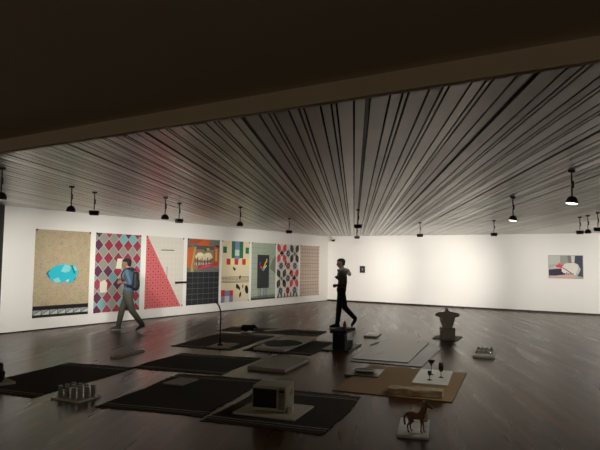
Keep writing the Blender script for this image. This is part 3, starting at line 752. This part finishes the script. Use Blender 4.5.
# horse on slab
c_, a, zt, _, _ = slab([(429, 438.2), (429, 419.8), (400.9, 417), (396.6, 434.6)], .022, M_MARBLE, 'mottled pale slab under the brown horse figurine, nearest the camera')
M_HORSE = mat('brown_resin', (140, 102, 78), .55, var=.2, scale=12)
f0 = fl(410.6, 434, zt); f1 = fl(421, 432.5, zt); 
mid = (fl(411, 433.6, zt)+fl(421, 431, zt))/2+V((0, .0, 0))
t = thing('horse_figurine', 'brown horse figurine with raised neck standing on a mottled slab', 'figurine', (mid.x, mid.y, zt), math.atan2(.526, .85)-.25)
def fn(bm):
    # body length along +x (head at +x)
    add_capsule(bm, (-.055, 0, .155), (.05, 0, .155), .036, .034, .85); add_capsule(bm, (-.055, 0, .16), (-.03, 0, .165), .038, .034, .9)
    add_capsule(bm, (.05, 0, .165), (.085, 0, .235), .032, .022, .8); add_capsule(bm, (.085, 0, .235), (.1, 0, .268), .022, .018, .8)
    add_capsule(bm, (.1, 0, .275), (.15, 0, .238), .020, .011, .8)
    for s in (-1, 1):
        add_capsule(bm, (.1, s*.011, .288), (.1, s*.014, .31), .006, .003)
        fx = .055+(.012 if s > 0 else -.004)
        add_capsule(bm, (.052, s*.02, .14), (fx, s*.022, .08), .017, .009); add_capsule(bm, (fx, s*.022, .08), (fx+.004*s, s*.022, .02), .009, .007); add_capsule(bm, (fx+.004*s, s*.022, .016), (fx+.008+.004*s, s*.022, .007), .009, .010)
        hx = -.06+(.015 if s > 0 else -.008)
        add_capsule(bm, (-.058, s*.02, .145), (hx+.012, s*.023, .1), .024, .014); add_capsule(bm, (hx+.012, s*.023, .1), (hx-.014, s*.023, .065), .012, .009)
        add_capsule(bm, (hx-.014, s*.023, .065), (hx-.006, s*.023, .018), .009, .007); add_capsule(bm, (hx-.006, s*.023, .015), (hx+.002, s*.023, .007), .009, .010)
blob('body', fn, M_HORSE, t, .005, 2)
def fn(bm):
    P = [(-.088, 0, .175), (-.108, 0, .15), (-.112, 0, .11), (-.105, 0, .07)]
    for a_, b_ in zip(P, P[1:]): add_capsule(bm, a_, b_, .011, .010)
blob('tail', fn, M_HORSE, t, .005, 1)
def fn(bm):
    P = [(.1, 0, .3), (.078, 0, .275), (.06, 0, .24), (.045, 0, .2), (.03, 0, .185)]
    for a_, b_ in zip(P, P[1:]): add_capsule(bm, a_, b_, .013, .013, .6)
blob('mane', fn, mat('pale_mane', (150, 132, 104), .7), t, .005, 1)['label'] = 'pale mane'
# pale carved figure behind the horse
q = fl(425, 421.5, zt)
o = thing('pale_figurine', 'pale upright figurine standing just behind the brown horse', 'figurine', (q.x, q.y, zt))
def fn(bm):
    add_capsule(bm, (0, 0, .012), (0, 0, .07), .03, .026); add_capsule(bm, (0, 0, .07), (-.005, 0, .13), .026, .03, 1.2)
    add_capsule(bm, (-.01, 0, .15), (-.012, 0, .185), .012, .021); add_capsule(bm, (.0, .03, .13), (.012, .038, .07), .012, .009); add_capsule(bm, (0, -.03, .13), (.012, -.038, .07), .012, .009)
b = blob('figure', fn, mat('pale_resin', (176, 160, 134), .6), o, .006, 2)
for v in b.data.vertices: v.co.z = max(v.co.z, .0)

# torso bust
c_, a, zt, w, h = slab([(458.5, 340), (462.5, 336.2), (438, 335), (432.2, 337.6)], .02, M_CONC, 'thin grey slab under the headless torso sculpture')
A_ = fl(441.8, 337.9, zt); B_ = fl(455.3, 338.4, zt); lat = V((.85, .526, 0)).normalized(); bk = V((-lat.y, lat.x, 0))
ctr = (A_+B_)/2+bk*.1; rz = math.atan2(lat.y, lat.x)
o = tag(box('pedestal_block', (0, 0, .11), (.30, .2, .22), M_CONC, None, None, .006), 'square grey block between thin slab and headless torso', 'block'); o.location = (ctr.x, ctr.y, zt); o.rotation_euler = (0, 0, rz)
def fn(bm):
    sd = (1, 0, 0)
    add_capsule(bm, (0, 0, .03), (0, 0, .09), .085, .085, 1.4, side=sd); add_capsule(bm, (0, 0, .09), (0, 0, .2), .085, .1, 1.5, side=sd)
    add_capsule(bm, (0, 0, .18), (0, 0, .26), .1, .09, 1.75, side=sd)
    add_capsule(bm, (-.06, -.06, .225), (-.095, -.05, .24), .062, .056); add_capsule(bm, (.06, -.06, .225), (.095, -.05, .24), .062, .056)
    add_capsule(bm, (-.02, 0, .33), (-.17, 0, .285), .036, .05); add_capsule(bm, (.02, 0, .33), (.17, 0, .285), .036, .05)
    add_capsule(bm, (0, 0, .31), (-.012, 0, .395), .046, .04)
    add_capsule(bm, (-.17, 0, .29), (-.222, .0, .285), .058, .046); add_capsule(bm, (.17, 0, .285), (.222, 0, .28), .058, .046)
    for s in (-1, 1): add_capsule(bm, (s*.13, .01, .235), (s*.085, 0, .08), .05, .055)
    for k in range(3):
        for s in (-1, 1): add_capsule(bm, (s*.03, -.083+.006*k, .165-.04*k), (s*.032, -.083+.006*k, .155-.04*k), .022, .02)
o = blob('torso_sculpture', fn, mat('plaster_grey', (214, 210, 196), .7, var=.12, scale=12, bump=.2), None, .009, 2, (ctr.x, ctr.y, zt+.22), (0, 0, rz))
for v in o.data.vertices: v.co.z = max(v.co.z, 0)
tag(o, 'pale headless human torso sculpture on a square grey block', 'sculpture')

# slab with small glass cups (right)
c_, a, zt, w, h = slab([(494.4, 357), (495, 349), (476.3, 347.8), (472, 355.3)], .04, M_MARBLE, 'pale slab on the right carrying eight small glass cups')
M_CG = mat('shiny_cup_glass', (240, 238, 230), .1, .85)
first = None
for j in range(2):
    for i in range(4):
        if first is None:
            bm = bmesh.new(); add_lathe(bm, [(.001, 0), (.036, 0), (.04, .012), (.037, .03), (.028, .045), (.014, .053), (.009, .056), (.012, .064), (.007, .068), (.001, .069)], 20, close=False); o = obj('glass_cup', bm, M_CG, smooth=True); first = o
        else: o = first.copy(); COL.objects.link(o)
        q = V((c_.x, c_.y, zt))+Matrix.Rotation(a, 3, 'Z') @ V(((i-1.5)*w*.21, (j-.5)*h*.45, 0)); o.location = q
        tag(o, 'small shiny glass cup, %s of the %s row on the right-hand slab' % (['leftmost', 'second from left', 'third from left', 'rightmost'][i], ['front', 'rear'][j]), 'cup', 'small glass cups on the right-hand slab')

# ------------------------------------------------------------------ people
def head_fn(bm, hx, hz, s=1., pitch=0.):
    R = Matrix.Rotation(pitch, 3, 'Y'); c0 = V((hx, 0, hz))
    def cp(a_, b_, ra, rb, sy=1.): add_capsule(bm, c0+R @ (V(a_)*s), c0+R @ (V(b_)*s), ra*s, rb*s, sy)
    cp((-.02, 0, .03), (.015, 0, .03), .088, .082, .86)          # cranium
    cp((.03, 0, -.02), (.045, 0, -.075), .062, .036, .9)         # face and jaw
    cp((.0, 0, -.03), (.02, 0, -.06), .065, .045, .85)
    cp((.092, 0, .012), (.108, 0, -.022), .010, .014)            # nose
    cp((.086, 0, -.052), (.088, 0, -.058), .016, .014, 1.3)      # mouth
    cp((.08, 0, .03), (.082, 0, .032), .02, .02, 2.)             # brow
    for k in (-1, 1): cp((-.008, k*.074, -.008), (-.012, k*.08, .018), .013, .016)   # ears
def hand_fn(bm, w, d, up, s=1.):
    """palm and five fingers; w wrist, d direction, up = back of hand"""
    w, d, up = V(w), V(d).normalized(), V(up).normalized(); sd = d.cross(up).normalized(); up = sd.cross(d)
    for k in (-1, 0, 1): add_capsule(bm, w+d*.02*s+sd*.02*k*s, w+d*.075*s+sd*.024*k*s, .016*s, .014*s)
    for k, L_ in enumerate((.062, .075, .08, .068)):
        o_ = (k-1.5)*.019; a_ = w+(d*.08+sd*o_)*s; b_ = a_+(d*L_*.45-up*L_*.25)*s; c2 = b_+(d*L_*.05-up*L_*.45)*s
        add_capsule(bm, a_, b_, .0095*s, .009*s, seg=8); add_capsule(bm, b_, c2, .009*s, .0075*s, seg=8)
    a_ = w+(d*.025+sd*-.03)*s; b_ = a_+(d*.04-sd*.018-up*.012)*s; c2 = b_+(d*.03-up*.012)*s
    add_capsule(bm, a_, b_, .013*s, .011*s, seg=8); add_capsule(bm, b_, c2, .011*s, .009*s, seg=8)
def person(loc, rz, J, label, cols, pack=None, hood=None, sc=1.):
    t = thing('person', label, 'person', loc, rz)
    skin, shirt, trou, hair, shoe, sole = cols
    hip, ch, nk, hd = J['hip'], J['chest'], J['neck'], J['head']
    def body(bm):
        add_capsule(bm, (hip[0], 0, hip[2]), (ch[0]-.01, 0, ch[2]-.12), .105, .1, 1.3)
        add_capsule(bm, (ch[0]-.01, 0, ch[2]-.12), (ch[0], 0, ch[2]+.04), .1, .11, 1.38)
        add_capsule(bm, (ch[0], .1, ch[2]+.1), (ch[0], -.1, ch[2]+.1), .065, .065)
        add_capsule(bm, (ch[0], 0, ch[2]+.13), nk, .07, .055); add_capsule(bm, nk, (hd[0]-.02, 0, hd[2]-.05), .055, .052)
        head_fn(bm, hd[0], hd[2], 1., J.get('pitch', .0))
        for s, side in ((1, 'L'), (-1, 'R')):
            sh, el, wr = J['sh'+side], J['el'+side], J['wr'+side]
            add_capsule(bm, sh, el, .05, .04); add_capsule(bm, el, wr, .04, .027)
            hand_fn(bm, wr, J['hd'+side], J.get('hu'+side, (0, s, .4)))
            kn, an, to = J['kn'+side], J['an'+side], J['to'+side]
            h_ = V((hip[0], s*.085, hip[2]-.03))
            add_capsule(bm, h_, kn, .085, .058); add_capsule(bm, kn, an, .056, .036)
            add_capsule(bm, an, to, .036, .028)
    blob('body', body, skin, t, .0085, 4)
    def shirt_f(bm):
        add_capsule(bm, (hip[0], 0, hip[2]-J.get('hem', 0)), (ch[0]-.01, 0, ch[2]-.12), .124, .118, 1.3)
        add_capsule(bm, (ch[0]-.01, 0, ch[2]-.12), (ch[0], 0, ch[2]+.04), .118, .125, 1.36)
        add_capsule(bm, (ch[0], .11, ch[2]+.1), (ch[0], -.11, ch[2]+.1), .078, .078)
        add_capsule(bm, (ch[0], 0, ch[2]+.14), (nk[0], 0, nk[2]-.02), .078, .066)
        for side in 'LR':
            sh, el, wr = V(J['sh'+side]), V(J['el'+side]), V(J['wr'+side])
            k = J.get('sleeve', 1.2)
            if k <= 1: add_capsule(bm, sh, sh.lerp(el, k), .066, .058)
            else: add_capsule(bm, sh, el, .064, .052); add_capsule(bm, el, el.lerp(wr, k-1), .052, .044)
    blob('shirt', shirt_f, shirt, t, .011, 3)
    def trou_f(bm):
        add_capsule(bm, (hip[0], 0, hip[2]-.02), (hip[0], 0, hip[2]+.06), .118, .112, 1.28)
        for s, side in ((1, 'L'), (-1, 'R')):
            kn, an = J['kn'+side], V(J['an'+side])
            add_capsule(bm, (hip[0], s*.085, hip[2]-.03), kn, .108, .077); add_capsule(bm, kn, an+V((0, 0, .02)), .075, .06)
    blob('trousers', trou_f, trou, t, .011, 3)
    def hair_f(bm):
        R = Matrix.Rotation(J.get('pitch', 0), 3, 'Y'); c0 = V((hd[0], 0, hd[2]))
        for a_, b_, ra, rb, sy in (((-.035, 0, .045), (.005, 0, .06), .088, .076, .9), ((-.05, 0, .01), (-.055, 0, -.02), .07, .05, 1.1), ((.02, 0, .085), (.06, 0, .085), .045, .03, 1.4)):
            add_capsule(bm, c0+R @ V(a_), c0+R @ V(b_), ra, rb, sy)
    blob('hair', hair_f, hair, t, .009, 1)
    R = Matrix.Rotation(J.get('pitch', 0), 3, 'Y')
    for s in (1, -1):
        bm = bmesh.new(); bmesh.ops.create_uvsphere(bm, u_segments=10, v_segments=8, radius=.0095)
        p_ = V((hd[0], 0, hd[2]))+R @ V((.088, s*.03, .008)); o = obj('eye', bm, M_BLACK, t, p_, smooth=True)
    for s, side in ((1, 'L'), (-1, 'R')):
        an, to = V(J['an'+side]), V(J['to'+side]); d = to-an; ln = math.hypot(d.x, d.z)
        hl = V(J['he'+side]); f = (to-hl).normalized(); upv = V((-f.z, 0, f.x))
        def shoe_f(bm, an=an, to=to, hl=hl, f=f, upv=upv):
            add_capsule(bm, hl+f*.015+upv*.025, an+upv*.0, .038, .042); add_capsule(bm, an-upv*.01, to+upv*.012-f*.04, .042, .036, 1.05)
            add_capsule(bm, hl+f*.02+upv*.02, to+upv*.012-f*.03, .034, .034, 1.15)
        sh = blob('shoe', shoe_f, shoe, t, .008, 2)
        bm = bmesh.new(); L_ = (to-hl).length+.02
        Rm = Matrix((f, V((0, 1, 0)) , upv)).transposed()
        add_box(bm, (hl+to)/2-upv*.012+V((0, 0, .0)), (L_, .085, .022), Rm, .008); obj('sole', bm, sole, sh)
    if pack: pack(t)
    return t
SK = mat('skin', (126, 92, 72), .55)
lat = V((-.85, -.526, 0)); RZ = math.atan2(lat.y, lat.x)
base = fl(127, 331)
# first man
J = dict(hip=(0, 0, .90), chest=(.0, 0, 1.22), neck=(.02, 0, 1.41), head=(.06, 0, 1.54), pitch=.18,
         shL=(0, .185, 1.36), elL=(-.1, .235, 1.1), wrL=(.14, .13, 1.12), hdL=(1, -.5, .15), shR=(0, -.185, 1.36), elR=(-.06, -.235, 1.1), wrR=(.16, -.1, 1.17), hdR=(1, .5, .1),
         knR=(.16, -.09, .485), anR=(.23, -.09, .095), toR=(.40, -.09, .035), heR=(.185, -.09, .035),
         knL=(-.12, .09, .485), anL=(-.36, .09, .16), toL=(-.245, .09, .035), heL=(-.42, .09, .125), sleeve=1.2, hem=.06)
M_PACK = mat('black_nylon', (16, 18, 22), .7); M_DEN = mat('blue_denim', (58, 80, 98), .85, var=.15, scale=20)
person((base.x, base.y, 0), RZ, J, 'walking man in a denim shirt and olive trousers with a black backpack', (SK, M_DEN, mat('olive_trousers', (62, 62, 52), .85), mat('black_hair', (12, 10, 9), .9), mat('grey_shoe', (72, 66, 62), .7), mat('white_sole', (150, 146, 138), .6)), pack=None)
def backpack(t_, loc):
    def f(bm):
        add_capsule(bm, (-.165, 0, 1.0), (-.165, 0, 1.3), .075, .065, 1.6); add_capsule(bm, (-.215, 0, 1.03), (-.215, 0, 1.14), .045, .042, 1.8)
        for s in (-1, 1):
            P = [(-.13, s*.1, 1.4), (-.03, s*.11, 1.45), (.08, s*.11, 1.41), (.135, s*.12, 1.3), (.11, s*.15, 1.16), (-.02, s*.18, 1.04), (-.14, s*.12, 1.0)]
            for a_, b_ in zip(P, P[1:]): add_capsule(bm, a_, b_, .02, .02, 1.4, seg=8)
    o = blob('backpack', f, M_PACK, None, .01, 2, loc, (0, 0, RZ)); return o
tag(backpack(None, (base.x, base.y, 0)), 'black backpack worn by the man in the denim shirt', 'backpack')
# second man
base = fl(341, 327.6)
J = dict(hip=(0, 0, .95), chest=(-.02, 0, 1.30), neck=(-.02, 0, 1.48), head=(.02, 0, 1.625), pitch=.12,
         shL=(-.03, .19, 1.42), elL=(-.09, .235, 1.15), wrL=(.12, .13, 1.07), hdL=(.9, -.4, .0), shR=(-.03, -.19, 1.42), elR=(-.02, -.235, 1.15), wrR=(.09, -.1, 1.24), hdR=(.5, .5, .5),
         knR=(-.1, -.085, .50), anR=(-.36, -.085, .215), toR=(-.28, -.085, .035), heR=(-.385, -.085, .18),
         knL=(.06, .085, .50), anL=(.1, .085, .095), toL=(.28, .085, .03), heL=(.05, .085, .035), sleeve=.55)
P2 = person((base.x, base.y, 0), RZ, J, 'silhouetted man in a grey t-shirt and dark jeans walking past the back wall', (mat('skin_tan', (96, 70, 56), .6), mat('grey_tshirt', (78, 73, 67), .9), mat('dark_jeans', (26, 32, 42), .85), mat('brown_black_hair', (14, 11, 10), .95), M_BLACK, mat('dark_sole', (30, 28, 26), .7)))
def hood(bm):
    P = [(.07, .09, 1.45), (-.03, .13, 1.49), (-.12, .1, 1.47), (-.155, 0, 1.44), (-.12, -.1, 1.47), (-.03, -.13, 1.49), (.07, -.09, 1.45)]
    for a_, b_ in zip(P, P[1:]): add_capsule(bm, a_, b_, .04, .04)
    add_capsule(bm, (-.15, 0, 1.44), (-.2, 0, 1.36), .06, .05, 1.5); add_capsule(bm, (.07, .08, 1.43), (.1, .09, 1.28), .03, .028)
blob('scarf', hood, mat('pale_cotton', (122, 118, 112), .9), P2, .01, 2)['label'] = 'pale grey scarf'

# ------------------------------------------------------------------ world, camera
w = bpy.data.worlds.new('World'); S.world = w; w.use_nodes = True
bg = w.node_tree.nodes['Background']; bg.inputs[0].default_value = (1., .86, .64, 1); bg.inputs[1].default_value = .16
cam = bpy.data.cameras.new('Camera'); co = bpy.data.objects.new('Camera', cam); COL.objects.link(co)
cam.sensor_width = 36; cam.lens = F/600*36; cam.clip_end = 100; cam.clip_start = .05
co.matrix_world = Matrix.Translation((0, 0, EYE)) @ M3.to_4x4()
S.camera = co
S.view_settings.view_transform = 'Standard'; S.view_settings.look = 'None'; S.view_settings.gamma = 1; S.view_settings.use_curve_mapping = False
S.view_settings.exposure = 0
